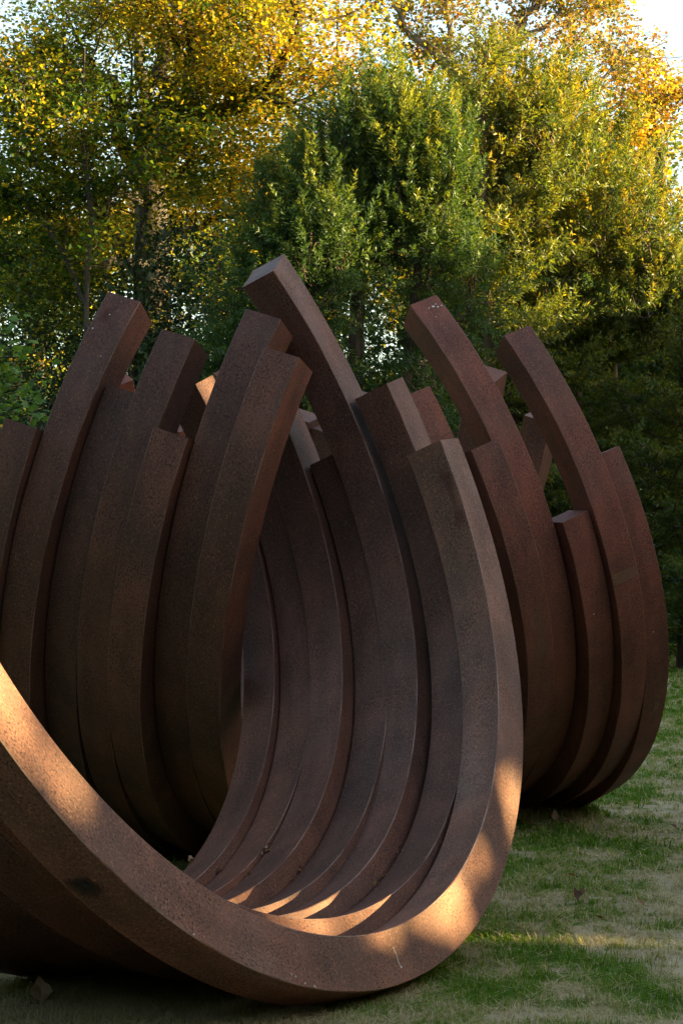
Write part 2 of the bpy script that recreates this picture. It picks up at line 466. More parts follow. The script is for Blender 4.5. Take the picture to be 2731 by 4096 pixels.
# ------------------------------------------------------------------ sun gaps in the trees off to the right
GAPS = []
def gap(p, r): GAPS.append((np.asarray(p, float), r))
for x, y, r in [(-150, 2480, .13), (-60, 2640, .13), (20, 2760, .13), (80, 2860, .13), (140, 2950, .12), (190, 3030, .11), (240, 3090, .10), (290, 3150, .08), (330, 3195, .05)]:
    gap(face_point('T1', 0, x, y), r)
for x, y, r in [(2068, 3060, .06), (2060, 3130, .09), (2045, 3215, .11), (2020, 3300, .10), (1985, 3375, .09), (1940, 3440, .075), (1810, 3610, .07),
                (1760, 3670, .075), (1690, 3720, .065), (1880, 3640, .05), (1800, 3740, .05)]:
    gap(face_point('T1', 0, x, y), r)
for x, y, r in [(1540, 3620, .10), (1460, 3675, .10), (1370, 3700, .10), (1270, 3700, .09), (1160, 3675, .07)]:
    gap(face_point('T1', 1, x, y), r)
gap(face_point('T1', 6, 830, 1540), .12)
for i in (0, 1, 2, 4, 5, 8):
    gap((0.28 + i * 0.12, 9.0 + 0.22 * math.sin(i * 2.7), 0.03), max(0.0, 0.004 + 0.024 * math.sin(i * 2.3)))
GP = np.array([g[0] for g in GAPS]); GR = np.array([g[1] for g in GAPS])
def blocks_gap(c, size):                          # True for leaves that would shade one of the sunlit spots
    d = c[:, None, :] - GP[None]
    al = d @ sun_dir
    perp = np.linalg.norm(d - al[..., None] * sun_dir, axis=-1)
    return ((perp < GR + size * 0.18) & (al > 0)).any(1)

# ------------------------------------------------------------------ foliage tools
def unit(v): return v / (np.linalg.norm(v, axis=-1, keepdims=True) + 1e-9)
def rand_dir(n): return unit(rng.normal(size=(n, 3)))

class Leaves:
    def __init__(self): self.v = []; self.t = []
    def add(self, c, u, w, lu, lw, tone, fold=0.15):
        """kite-shaped leaves: centre c, long axis u, width axis w"""
        n = np.cross(u, w)
        lu = np.asarray(lu)[:, None]; lw = np.asarray(lw)[:, None]
        p = np.stack([c - u * lu * .5, c + w * lw * .5 - u * lu * .05 + n * lw * fold, c + u * lu * .5, c - w * lw * .5 - u * lu * .05 + n * lw * fold], 1)
        self.v.append(p.reshape(-1, 3)); self.t.append(np.asarray(tone))
    def cloud(self, c, size, tone, flat=0.0, aspect=0.75):
        n = len(c)
        u = rand_dir(n); u[:, 2] *= (1 - flat) ; u[:, 2] -= 0.25; u = unit(u)
        w = unit(np.cross(u, rand_dir(n) + np.array([0, 0, flat * 2.5])))
        s = size * rng.uniform(.65, 1.25, n)
        self.add(c, u, w, s, s * aspect, tone)
    def build(self, name, mat, parent, loc):
        v = np.concatenate(self.v); t = np.concatenate(self.t)
        f = np.arange(len(v)).reshape(-1, 4)
        return mesh_np(name, v - np.asarray(loc), [f], mat, parent, attrs={"tone": np.clip(t, 0, 1)})
    def count(self): return sum(len(a) for a in self.t)

class Tubes:
    def __init__(self): self.v = []; self.f = []; self.n = 0
    def add(self, pts, r0, r1, sides=5):
        pts = np.asarray(pts, float); k = len(pts)
        tan = np.gradient(pts, axis=0); tan = unit(tan)
        ref = np.array([0.31, 0.17, 0.93]); 
        a = unit(np.cross(tan, ref)); b = np.cross(tan, a)
        rr = np.linspace(r0, r1, k) if np.isscalar(r0) else np.asarray(r0)
        ang = np.arange(sides) * 2 * math.pi / sides
        ring = pts[:, None] + rr[:, None, None] * (np.cos(ang)[None, :, None] * a[:, None] + np.sin(ang)[None, :, None] * b[:, None])
        i = np.arange(k - 1)[:, None] * sides; j = np.arange(sides)[None]; j2 = (j + 1) % sides
        f = np.stack([i + j, i + j2, i + sides + j2, i + sides + j], -1).reshape(-1, 4) + self.n
        self.v.append(ring.reshape(-1, 3)); self.f.append(f); self.n += k * sides
    def build(self, name, mat, parent, loc):
        return mesh_np(name, np.concatenate(self.v) - np.asarray(loc), [np.concatenate(self.f)], mat, parent, smooth=True)

def smooth_path(pts, n=10):
    pts = np.asarray(pts, float)
    t = np.linspace(0, len(pts) - 1, n)
    i = np.clip(t.astype(int), 0, len(pts) - 2); f = (t - i)[:, None]
    p = lambda q: pts[np.clip(q, 0, len(pts) - 1)]
    p0, p1, p2, p3 = p(i - 1), p(i), p(i + 1), p(i + 2)
    return 0.5 * (2 * p1 + (p2 - p0) * f + (2 * p0 - 5 * p1 + 4 * p2 - p3) * f ** 2 + (3 * p1 - p0 - 3 * p2 + p3) * f ** 3)

def grow(p, d, length, n=6, wander=0.18, lift=0.0):
    pts = [np.array(p, float)]
    d = unit(np.array(d, float))
    for i in range(n):
        d = unit(d + rng.normal(size=3) * wander + np.array([0, 0, lift]))
        pts.append(pts[-1] + d * length / n)
    return np.array(pts)

def at(x, y, d):                                   # display pixel of the 1568-wide view at distance d
    X = (x * 1.7417 - CXP) / FOC; Y = (y * 1.7417 - CYP) / FOC
    p = c2w(np.array([X, Y, 1.0]))
    return p * (d / p[1]) + np.array([0, 0, CAM_H])

def frond_leaves(L, path, n, spread, size, tone_fn, flat=0.5):
    """leaves scattered round a twig"""
    t = rng.uniform(0.1, 1.05, n)
    i = np.clip((t * (len(path) - 1)).astype(int), 0, len(path) - 2)
    f = (t * (len(path) - 1) - i)[:, None]
    c = path[i] * (1 - f) + path[i + 1] * f + rng.normal(size=(n, 3)) * np.array([spread, spread, spread * (1 - flat * .6)])
    L.cloud(c, size, tone_fn(c), flat=flat)

def broadleaf(name, label, limbs, trunk, mats, leafsize, n_sub, sub_len, n_twig, twig_len, n_leaf, tone_base, group=None,
              spread=0.22, flat=0.5, keep=None, lift=0.05, twig_tubes=True, cat="tree"):
    """trunk: (pts, r0, r1); limbs: list of (pts, r0, r1)"""
    base = np.asarray(trunk[0][0], float)
    root = empty(name, base)
    tag(root, label, cat, group)
    W = Tubes(); W.add(smooth_path(trunk[0], 14), trunk[1], trunk[2], 9); W.build("trunk", mats[1], root, base)
    B = Tubes(); L = Leaves()
    def tone_fn_for(p):
        tb = tone_base(p) + rng.normal() * 0.15
        return lambda c: tb + rng.normal(size=len(c)) * 0.10
    for pts, r0, r1 in limbs:
        path = smooth_path(pts, 12)
        path[1:-1] += rng.normal(size=(len(path) - 2, 3)) * r0 * 0.5
        lb = Tubes(); lb.add(path, r0, r1, 7); lb.build("limb", mats[1], root, base)
        ln = np.linalg.norm(np.diff(path, axis=0), axis=1).sum()
        for s in range(n_sub):
            t = rng.uniform(0.18, 1.0) ** 0.8
            i = min(int(t * (len(path) - 1)), len(path) - 2)
            p = path[i] + (path[i + 1] - path[i]) * rng.random()
            tan = unit(path[i + 1] - path[i])
            d = unit(tan * rng.uniform(.25, .9) + rand_dir(1)[0] * 1.0 + np.array([0, 0, 0.12]))
            sl = sub_len * rng.uniform(.55, 1.15) * (1 - 0.35 * t)
            sub = grow(p, d, sl, 6, 0.22, lift)
            B.add(sub, max(0.012, r0 * 0.28 * (1 - t * .5)), 0.008, 4)
            for w in range(n_twig):
                tt = rng.uniform(0.15, 1.0)
                j = min(int(tt * 6), 5)
                q = sub[j] + (sub[j + 1] - sub[j]) * rng.random()
                dd = unit(unit(sub[j + 1] - sub[j]) * .5 + rand_dir(1)[0] * np.array([1, 1, .55]))
                tw = grow(q, dd, twig_len * rng.uniform(.6, 1.2), 4, 0.22, 0.0)
                if keep is not None and not keep(tw[-1]): continue
                if twig_tubes: B.add(tw, 0.009, 0.004, 3)
                frond_leaves(L, tw, n_leaf, spread, leafsize, tone_fn_for(tw[2]), flat)
    if B.n: B.build("branches", mats[1], root, base)['kind'] = 'stuff'
    fo = L.build("foliage", mats[0], root, base); fo['kind'] = 'stuff'
    return root

def plume(L, p, d, length, n, tone, width=0.16, leaf=(0.11, 0.030), curl=0.0, droop=0.0, tipg=0.14):
    """one feathery conifer spray: small shoots along a curving axis"""
    ax = grow(p, d, length, 5, 0.10, curl)
    t = np.sort(rng.random(n)) 
    i = np.clip((t * 5).astype(int), 0, 4); f = (t * 5 - i)[:, None]
    c = ax[i] * (1 - f) + ax[i + 1] * f
    tan = unit(ax[i + 1] - ax[i])
    side = unit(np.cross(tan, rand_dir(n)))
    prof = (width * (1.0 - t ** 1.6) + 0.03)[:, None]
    u = unit(tan * rng.uniform(.5, 1.1, (n, 1)) + side + np.array([0, 0, -droop]))
    c = c + side * prof * rng.uniform(.1, .9, (n, 1))
    w = unit(np.cross(u, rand_dir(n)))
    ll = leaf[0] * rng.uniform(.7, 1.4, n)
    L.add(c, u, w, ll, np.full(n, leaf[1]) * rng.uniform(.8, 1.5, n), tone + rng.normal(size=n) * 0.10 + tipg * (t - .5), 0.1)
    return ax
# ------------------------------------------------------------------ TREES
# big autumn maple, left
D = 46
trunk = [at(352, 1460, D), at(352, 1000, D), at(350, 700, D), at(347, 520, D), at(345, 415, D)]
limbs = [
 ([at(345, 420, D), at(352, 330, D - 1), at(365, 220, D - 2), at(385, 90, D - 2), at(380, -60, D - 2)], .30, .09),
 ([at(340, 410, D), at(300, 325, D - 2), at(262, 265, D - 3.5), at(232, 190, D - 4), at(160, 140, D - 4.5), at(80, 110, D - 5)], .21, .07),
 ([at(352, 400, D), at(385, 320, D - 1.5), at(430, 215, D - 3), at(500, 170, D - 3.5), at(555, 120, D - 4), at(600, 40, D - 4), at(640, -60, D - 4)], .24, .08),
 ([at(355, 400, D), at(420, 310, D - 2), at(530, 250, D - 4), at(605, 205, D - 4.5), at(660, 130, D - 5), at(672, 0, D - 5)], .21, .08),
 ([at(345, 380, D), at(330, 260, D + 1), at(325, 130, D + 2), at(300, 20, D + 3), at(290, -60, D + 3)], .18, .05),
 ([at(262, 265, D - 3.5), at(200, 255, D - 4.5), at(120, 215, D - 5), at(40, 190, D - 6)], .12, .05),
 ([at(430, 215, D - 3), at(440, 140, D - 4), at(430, 60, D - 4.5), at(445, -40, D - 5)], .13, .06),
 ([at(345, 470, D), at(250, 430, D - 2), at(150, 400, D - 3), at(40, 350, D - 4)], .13, .04),
 ([at(350, 560, D), at(430, 520, D - 2), at(520, 500, D - 3), at(600, 470, D - 3)], .10, .03),
 ([at(347, 600, D), at(260, 600, D - 2.5), at(150, 620, D - 3.5), at(40, 640, D - 4)], .12, .03),
 ([at(350, 640, D), at(420, 660, D + 1), at(480, 720, D + 1)], .09, .03),
]
def maple_keep(p):                                  # the inner crown round the fork is bare
    q = p - trunk[4]
    return not (abs(q[0]) < 1.1 and q[1] < .5 and -1.3 < q[2] < 2.4 and rng.random() < .8)
def maple_tone(p):
    return 0.33 + 0.030 * (p[0] + 5.5) + 0.012 * (p[2] - 8) + 0.05 * math.sin(p[0] * 1.7 + p[2] * 1.1)
broadleaf("autumn_maple", "big autumn maple with forked trunk and yellow green leaves behind the left bank of arcs", limbs, (trunk, .50, .34),
          (M_MAPLE, M_BARK), 0.102, 14, 3.2, 8, 1.3, 74, maple_tone, flat=0.5, spread=0.24, keep=maple_keep)

# two slim young maples left of it
for x, y0, y1, dd, lean, lab in [(205, 700, 110, 40, -10, "slim young tree with thin dark stem at far left in front of the big maple"),
                                 (318, 640, 160, 42, 40, "slender sapling stem leaning right, just left of the big maple trunk")]:
    tr = [at(x, 1465, dd), at(x - 6, y0, dd), at(x + lean * .3 + 9, (y0 * 2 + y1) / 3, dd), at(x + lean * .6 - 8, (y0 + y1 * 2) / 3, dd), at(x + lean, y1, dd)]
    lm = [([tr[1], tr[1] * .4 + tr[2] * .6 + np.array([-.9, .3, .6]), tr[2] + np.array([-1.7, .2, .6])], .04, .015),
          ([tr[2], tr[2] + np.array([.8, -.4, .8]), tr[2] + np.array([1.5, -.6, 1.9])], .04, .015),
          ([tr[2], tr[3], tr[3] + np.array([0.1, 0, .9])], .04, .015)]
    broadleaf("young_maple", lab, lm, (tr, .06, .02), (M_MAPLE, M_BARK), 0.115, 9, 1.5, 6, .8, 44,
              lambda p: 0.22 + 0.03 * (p[0] + 6), flat=.6, spread=.2, group="young trees left of the big maple")

# tall autumn beech behind, upper right, thin against the sky
D = 60
trunk = [at(1120, 1440, D), at(1120, 900, D), at(1110, 500, D), at(1075, 240, D)]
limbs = [
 ([at(1100, 400, D), at(1140, 180, D), at(1200, 60, D), at(1270, -40, D)], .22, .08),
 ([at(1100, 380, D), at(1040, 180, D), at(960, 90, D), at(900, 10, D)], .18, .06),
 ([at(1110, 330, D), at(1060, 180, D + 2), at(1030, 60, D + 3), at(1020, -60, D + 3)], .16, .06),
 ([at(1110, 420, D), at(1250, 290, D - 1), at(1370, 190, D - 2), at(1440, 140, D - 2), at(1530, 95, D - 2)], .13, .012),
 ([at(1110, 460, D), at(1290, 330, D + 1), at(1400, 255, D + 1), at(1480, 215, D), at(1560, 190, D)], .12, .012),
 ([at(1150, 200, D), at(1270, 130, D + 1), at(1360, 60, D + 1), at(1420, 15, D + 1)], .10, .012),
 ([at(1180, 100, D), at(1290, 30, D), at(1390, -40, D)], .09, .012),
]
def beech_keep(p):
    x = p[0] / p[1] * FOC / 1.7417 + 784; z = (p[2] - CAM_H) / p[1] - 0.038; y = 1176 - z * FOC / 1.7417
    edge = np.interp(y, [-200, 0, 20, 75, 130, 190, 260], [1480, 1450, 1475, 1500, 1545, 1500, 1570])
    return x < edge
broadleaf("autumn_beech", "tall autumn tree with sparse orange leaves reaching into open sky at upper right", limbs, (trunk, .42, .22),
          (M_BEECH, M_GREYBARK), 0.135, 15, 2.6, 7, 1.0, 20, lambda p: 0.42 + 0.02 * (p[0] - 3) + .1 * math.sin(p[2] * .9 + p[0]), flat=.4, spread=.16, keep=beech_keep, lift=.08)

# golden tree at the right edge
D = 56
trunk = [at(1535, 1460, D), at(1530, 900, D), at(1525, 600, D), at(1515, 330, D)]
limbs = [([at(1528, 700, D), at(1515, 480, D), at(1505, 330, D), at(1508, 225, D)], .13, .02),
         ([at(1528, 800, D), at(1590, 600, D), at(1640, 420, D), at(1660, 250, D)], .13, .03),
         ([at(1528, 800, D), at(1570, 690, D - 1), at(1620, 640, D - 2)], .1, .02),
         ([at(1520, 480, D), at(1440, 360, D), at(1400, 330, D)], .06, .015),
         ([at(1530, 900, D), at(1480, 800, D), at(1450, 700, D)], .08, .02),
         ([at(1530, 950, D), at(1560, 850, D - 2), at(1600, 800, D - 3)], .08, .02)]
broadleaf("golden_tree", "golden orange autumn tree glowing at the right edge beside the conifers", limbs, (trunk, .24, .1),
          (M_MAPLE, M_BARK), 0.13, 12, 1.8, 7, .8, 36, lambda p: 0.56 + 0.01 * (p[2] - 8), flat=.3, spread=.2)

# yellow trees behind the yew
for x, dd, top, ph, lab in [(760, 66, -60, .0, "yellow autumn tree rising behind the top of the yew"),
                             (560, 70, 330, 1.0, "yellow green autumn tree behind, between the maple trunk and the yew"),
                             (960, 72, 140, 2.0, "orange tinted tree far behind the gap between yew and conifers"),
                             (90, 60, 480, 5.0, "low yellow green tree filling the gap behind the slim young stems at far left"),
                             (1330, 68, 330, 3.0, "bright yellow tree glimpsed through the right hand conifers")]:
    tr = [at(x, 1440, dd), at(x, 900, dd), at(x - 8, 600, dd)]
    tp = at(x, top, dd)
    lm = []
    for q in range(8):
        an = q * 0.8 + ph
        rr = rng.uniform(2.0, 3.8)
        z0 = tr[1][2] + rng.uniform(0, .6) * (tr[2][2] - tr[1][2])
        s0 = np.array([tr[1][0], tr[1][1], z0])
        e = np.array([tr[1][0] + math.cos(an) * rr, tr[1][1] + math.sin(an) * rr, z0 + (tp[2] - z0) * rng.uniform(.3, 1)])
        lm.append(([s0, s0 * .5 + e * .5 + np.array([0, 0, .8]), e], .10, .03))
    broadleaf("autumn_tree", lab, lm, (tr, .25, .12), (M_MAPLE, M_BARK), 0.21, 11, 2.2, 6, 1.1, 26,
              lambda p: 0.47 + .07 * math.sin(p[0] * .8 + p[2]), flat=.4, spread=.28, twig_tubes=False, group="autumn trees glimpsed behind the evergreens")

# yew: dark mass of upright feathery sprays
def evergreen(name, label, lobes, stems, n_plume, mats, tone0, zlit, plume_len=(.45, .95), n_shoot=34, shell=.55, group=None, up=.6, leaf=(.11, .032)):
    base = np.array([stems[0][0][0][0], stems[0][0][0][1], 0.0])
    root = empty(name, base); tag(root, label, "tree", group)
    L = Leaves(); B = Tubes()
    for i, (pts, r0, r1) in enumerate(stems):
        W = Tubes(); W.add(smooth_path(pts, 12), r0, r1, 7); W.build("trunk", mats[1], root, base)
    vol = np.array([l[1][0] * l[1][1] * l[1][2] for l in lobes]) ** .75; vol = vol / vol.sum()
    for k in range(n_plume):
        c, r = lobes[rng.choice(len(lobes), p=vol)]
        c = np.array(c); r = np.array(r)
        d = rand_dir(1)[0]
        if d[1] > 0.35 and rng.random() < .6: d[1] = -d[1]        # the near side is fuller
        rad = shell + (1 - shell) * rng.random() ** .6
        p = c + d * r * rad
        if p[2] < .2: continue
        out = unit(d / r)
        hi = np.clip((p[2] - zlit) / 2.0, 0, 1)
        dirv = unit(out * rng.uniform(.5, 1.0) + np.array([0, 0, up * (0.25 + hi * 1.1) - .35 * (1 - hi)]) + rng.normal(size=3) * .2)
        tb = tone0 + rng.normal() * .12 + .48 * hi * (rng.random() < .38)  # lighter young growth above zlit, with sunlight on the crown mixed into the tone
        ln = rng.uniform(*plume_len)
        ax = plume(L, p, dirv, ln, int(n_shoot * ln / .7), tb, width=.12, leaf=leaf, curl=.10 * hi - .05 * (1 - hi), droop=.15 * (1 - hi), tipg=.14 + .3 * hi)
        if rng.random() < .35:
            q = c + (p - c) * .35; q[2] = p[2] - .3
            B.add(smooth_path([q, (q + p) / 2 + rng.normal(size=3) * .1, p], 5), .018, .007, 3)
    if B.n: B.build("branches", mats[1], root, base)['kind'] = 'stuff'
    L.build("foliage", mats[0], root, base)['kind'] = 'stuff'
    return root

D = 33
def P(x, y, d=D): return at(x, y, d)
mass = [(880, 330, 75, 80), (800, 390, 100, 90), (945, 390, 85, 120), (740, 480, 90, 100), (870, 540, 170, 160), (680, 570, 80, 100),
        (770, 690, 200, 170), (575, 710, 80, 120), (985, 640, 115, 200), (650, 880, 220, 210), (880, 900, 220, 240), (520, 950, 90, 170),
        (1010, 470, 70, 130)]
yew_lobes = []
for ex, ey in [(905, 225), (850, 245), (960, 265), (790, 300), (735, 375), (700, 430), (665, 480), (620, 560), (580, 620), (540, 690), (1000, 330), (1030, 420), (820, 262), (880, 205)]:
    r = rng.uniform(.16, .30)
    yew_lobes.append((tuple(at(ex, ey, D + rng.uniform(-.6, .6))), (r, r, r * rng.uniform(1.6, 2.6))))
while len(yew_lobes) < 128:
    mx, my, rx, rz = mass[rng.integers(len(mass))]
    an = rng.uniform(0, 6.283); rr = math.sqrt(rng.random()) * .92
    x = mx + rx * rr * math.cos(an); y = my + rz * rr * math.sin(an)
    dep = D + math.sqrt(max(0, 1 - rr * rr)) * (rx / 4737 * D) * rng.uniform(-.95, .6)
    r = rng.uniform(.24, .60)
    yew_lobes.append((tuple(at(x, y, dep)), (r, r, r * rng.uniform(1.1, 2.0))))
stems = [([P(820, 1400), P(815, 900), P(830, 560), P(850, 300)], .20, .04), ([P(700, 1400), P(690, 900), P(660, 600), P(650, 350)], .14, .03),
         ([P(900, 1400), P(930, 900), P(960, 600), P(950, 400)], .14, .03)]
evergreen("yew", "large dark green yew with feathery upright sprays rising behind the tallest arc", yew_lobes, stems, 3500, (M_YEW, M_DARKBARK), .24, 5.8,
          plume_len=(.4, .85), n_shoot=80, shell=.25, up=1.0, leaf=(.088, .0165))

# open conifers, right: horizontal layered branches
def conifer(name, label, base_x, d, top_y, reach, n_br, tone0, seed, group, lo_y=1350, bias=0.0, lens=1.0):
    base = at(base_x, 1400, d); base[2] = 0
    top = at(base_x, top_y, d)
    root = empty(name, base); tag(root, label, "tree", group)
    tr = Tubes(); path = smooth_path([base, base * .6 + top * .4 + np.array([.1, 0, 0]), base * .25 + top * .75 + np.array([-.05, 0, 0]), top], 14)
    tr.add(path, .17, .02, 7); tr.build("trunk", M_DARKBARK, root, base)
    L = Leaves(); B = Tubes()
    H = top[2]
    for b in range(n_br):
        f = (b + rng.random()) / n_br
        z = 0.8 + f * (H - 1.0)
        an = rng.uniform(0, 2 * math.pi)
        if rng.random() < .5: an = rng.uniform(-math.pi * .95, 0) + bias        # more toward the viewer
        ln = reach * (1 - f) ** .55 * rng.uniform(.55, 1.05) + .5
        dirv = np.array([math.cos(an), math.sin(an), .10 + .45 * f])
        br = grow(np.array([base[0] + (top[0] - base[0]) * f, base[1], z]), dirv, ln, 7, .08, -.02 + .05 * f)
        B.add(br, .035 * (1 - .5 * f) + .006, .007, 4)
        npl = int(17 * ln * lens)
        for q in range(npl):
            t = rng.uniform(.15, 1.0); i = min(int(t * 7), 6)
            p = br[i] + (br[i + 1] - br[i]) * (t * 7 - i)
            tan = unit(br[i + 1] - br[i])
            side = unit(np.cross(tan, [0, 0, 1])) * (1 if rng.random() < .5 else -1)
            dv = unit(tan * rng.uniform(.4, 1) + side * rng.uniform(.2, 1) + np.array([0, 0, rng.uniform(-.35, .25) + .3 * f]))
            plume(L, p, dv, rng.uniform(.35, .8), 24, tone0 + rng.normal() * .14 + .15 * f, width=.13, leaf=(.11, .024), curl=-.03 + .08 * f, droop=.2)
    B.build("branches", M_DARKBARK, root, base)['kind'] = 'stuff'
    L.build("foliage", M_CONIFER, root, base)['kind'] = 'stuff'
    return root
CG = "open conifers right of the yew"
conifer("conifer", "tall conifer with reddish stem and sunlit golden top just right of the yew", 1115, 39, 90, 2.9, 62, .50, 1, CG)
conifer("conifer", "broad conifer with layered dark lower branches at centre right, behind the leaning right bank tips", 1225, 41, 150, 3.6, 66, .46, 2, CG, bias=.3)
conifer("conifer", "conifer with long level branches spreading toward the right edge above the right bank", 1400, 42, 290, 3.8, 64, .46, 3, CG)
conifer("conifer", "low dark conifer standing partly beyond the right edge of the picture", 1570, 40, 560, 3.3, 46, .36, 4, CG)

# broad feathery conifer crown between the yew and the right edge
m_ = [(1100, 300, 85, 130), (1195, 250, 80, 110), (1290, 320, 90, 110), (1120, 480, 100, 150), (1240, 480, 120, 150), (1370, 470, 110, 110),
      (1460, 560, 110, 110), (1080, 660, 80, 150), (1330, 640, 150, 110), (1500, 700, 120, 100)]
lb = []
while len(lb) < 105:
    mx, my, rx, rz = m_[rng.integers(len(m_))]
    an = rng.uniform(0, 6.283); rr = math.sqrt(rng.random()) * .95
    r = rng.uniform(.28, .6)
    lb.append((tuple(at(mx + rx * rr * math.cos(an), my + rz * rr * math.sin(an), 40 + rng.uniform(-1.4, 1.4))), (r * 1.25, r, r)))
evergreen("conifer", "broad feathery conifer with golden olive sprays filling the space between yew and right edge", lb,
          [([at(1180, 1400, 40), at(1185, 900, 40), at(1190, 500, 40), at(1195, 240, 40)], .18, .03), ([at(1330, 1400, 40.5), at(1325, 900, 40.5), at(1300, 350, 40.5)], .14, .03)],
          2000, (M_CONIFER, M_DARKBARK), .40, 5.6, plume_len=(.4, .9), n_shoot=58, shell=.3, up=.8, leaf=(.115, .023), group=CG)

# dense dark evergreens behind the open conifers
for x, dd, yt, lab in [(1120, 50, 520, "dense dark evergreen filling the gaps behind the first conifer"),
                       (1330, 51, 560, "dense dark evergreen behind the long branched conifer"),
                       (1500, 50, 600, "dense dark evergreen low at the right edge behind the conifers")]:
    m_ = [(x, yt + 130, 90, 120), (x - 70, yt + 300, 120, 180), (x + 70, yt + 300, 120, 180), (x, yt + 560, 200, 260)]
    lb = []
    while len(lb) < 46:
        mx, my, rx, rz = m_[rng.integers(4)]
        an = rng.uniform(0, 6.283); rr = math.sqrt(rng.random()) * .95
        r = rng.uniform(.45, .9)
        lb.append((tuple(at(mx + rx * rr * math.cos(an), my + rz * rr * math.sin(an), dd + rng.uniform(-1.5, 1.2))), (r, r, r * 1.1)))
    evergreen("evergreen", lab, lb, [([at(x, 1400, dd), at(x, 900, dd), at(x, yt + 60, dd)], .2, .03)], 1200, (M_YEW, M_DARKBARK), .30, 8.0,
              plume_len=(.5, 1.0), n_shoot=32, shell=.2, up=.4, leaf=(.20, .048), group="dark evergreens behind the conifers")

# dark shrubs closing the view under the trees
def shrub(label, x, y_top, d, w, tone0, n, group="dark shrubs under the trees"):
    base = at(x, 1300, d); base[2] = 0
    h = at(x, y_top, d)[2]
    root = empty("shrub", base); tag(root, label, "shrub", group)
    B = Tubes(); L = Leaves()
    for s in range(16):
        an = rng.uniform(0, 6.28); e = base + np.array([math.cos(an) * w * .7, math.sin(an) * w * .5, h * rng.uniform(.5, .95)])
        B.add(smooth_path([base + rng.normal(size=3) * np.array([.15, .15, 0]), base * .5 + e * .5 + np.array([0, 0, .4]), e], 6), .04, .01, 4)
    B.build("branches", M_DARKBARK, root, base)['kind'] = 'stuff'
    c0 = rng.normal(size=(n // 30, 3)); c0 = unit(c0) * (rng.random((n // 30, 1)) ** .35)
    c0 = c0 * np.array([w, w * .7, h * .55]) + base + np.array([0, 0, h * .5])
    lump = np.repeat(c0, 30, 0); tl = np.repeat(rng.normal(size=len(c0)) * .15, 30)
    c = lump + rng.normal(size=lump.shape) * .20
    ok = c[:, 2] > .03
    L.cloud(c[ok], .13, tone0 + tl[ok] + rng.normal(size=ok.sum()) * .1, flat=.2, aspect=.5)
    L.build("foliage", M_SHRUB, root, base)['kind'] = 'stuff'
for lab, x, yt, d, w, t0, n in [
  ("dark evergreen shrub at the far lawn edge right of the right bank", 1565, 960, 58, 2.8, .30, 14000),
  ("dense dark shrub behind the right bank's outermost arc", 1430, 930, 52, 2.8, .28, 14000),
  ("dark shrub behind the right bank between its leaning arcs", 1280, 880, 48, 2.8, .30, 12000),
  ("dark shrub below the first conifer behind the front ring's tips", 1090, 850, 46, 2.8, .30, 12000),
  ("ivy green shrub behind the left bank between its arc tips", 470, 780, 42, 2.4, .45, 12000),
  ("tall dark holly like bush hiding the foot of the big maple", 395, 540, 41, 2.1, .38, 20000),
  ("dark shrub behind the second tallest left bank arcs", 300, 760, 43, 2.4, .35, 12000),
  ("shaded bush under the big maple at far left", 100, 560, 44, 2.6, .40, 20000),
  ("tall dark bush behind the yew's stems, seen just right of the tallest arc", 870, 560, 43, 2.6, .40, 20000),
  ("dark bush at the far left edge behind the green maple branch", 0, 540, 47, 2.4, .42, 18000),
  ("dark bush beyond the left edge below the green maple branch", -60, 760, 40, 2.2, .35, 6000)]:
    shrub(lab, x, yt, d, w, t0, n)

# far wood closing the horizon
L = Leaves(); n = 30000
cx = rng.uniform(-40, 45, n); cy = rng.uniform(84, 98, n)
hh = 9 + 5 * vnoise(cx * .18 + 3, cy * .05)
c = np.stack([cx, cy, hh * rng.random(n) ** .8], 1)
L.cloud(c, .75, .35 + .25 * vnoise(cx * .3, c[:, 2] * .4) + rng.normal(size=n) * .1, flat=.2)
far = L.build("distant_woodland", M_MAPLE, None, (0, 0, 0)); tag(far, kind='stuff')

# off to the right: the wood whose shade lies over the sculpture, broken by small gaps
L = Leaves(); W = Tubes()
ux = np.array([math.sin(R_(SUN_AZ)), math.cos(R_(SUN_AZ))]); ut = np.array([-ux[1], ux[0]])
c0 = np.array([20.0, 19.0])
n = 128000
tt = rng.uniform(-42, 46, n); dd = rng.uniform(-3.0, 3.5, n)
top = 8.4 + 1.8 * vnoise(tt * .25 + 40, dd * 0 + .5) + 1.2 * (vnoise(tt * .9, dd * .5) - .5)
zz = 0.3 + (top - .3) * rng.random(n) ** .85
xy = c0 + tt[:, None] * ut + dd[:, None] * ux
c = np.concatenate([xy, zz[:, None]], 1)
for sz, part in ((.40, slice(0, 62000)), (.60, slice(62000, n))):
    cc = c[part]
    ok = ~blocks_gap(cc, sz)
    ok &= cc[:, 0] > cc[:, 1] * .20 + .8
    L.cloud(cc[ok], sz, .3 + rng.normal(size=ok.sum()) * .15, flat=.2, aspect=.8)
wood = L.build("shade_woodland", M_MAPLE, None, (0, 0, 0)); tag(wood, kind='stuff')
TR = Tubes()
for t in np.arange(-40, 45, 4.5):
    p = c0 + ut * (t + rng.uniform(-1, 1)) + ux * rng.uniform(1, 3)
    if p[0] < p[1] * .2 + 1.2: continue
    pts = np.array([[p[0], p[1], 0], [p[0] + .1, p[1], 4], [p[0] - .1, p[1] + .1, 7.5]])
    path = smooth_path(pts, 8)
    if blocks_gap(path, .5).any(): continue
    TR.add(path, .22, .08, 7)
tw = TR.build("shade_woodland_trunks", M_BARK, wood, (0, 0, 0)); tw.name = "trunks"; tw['kind'] = 'stuff'

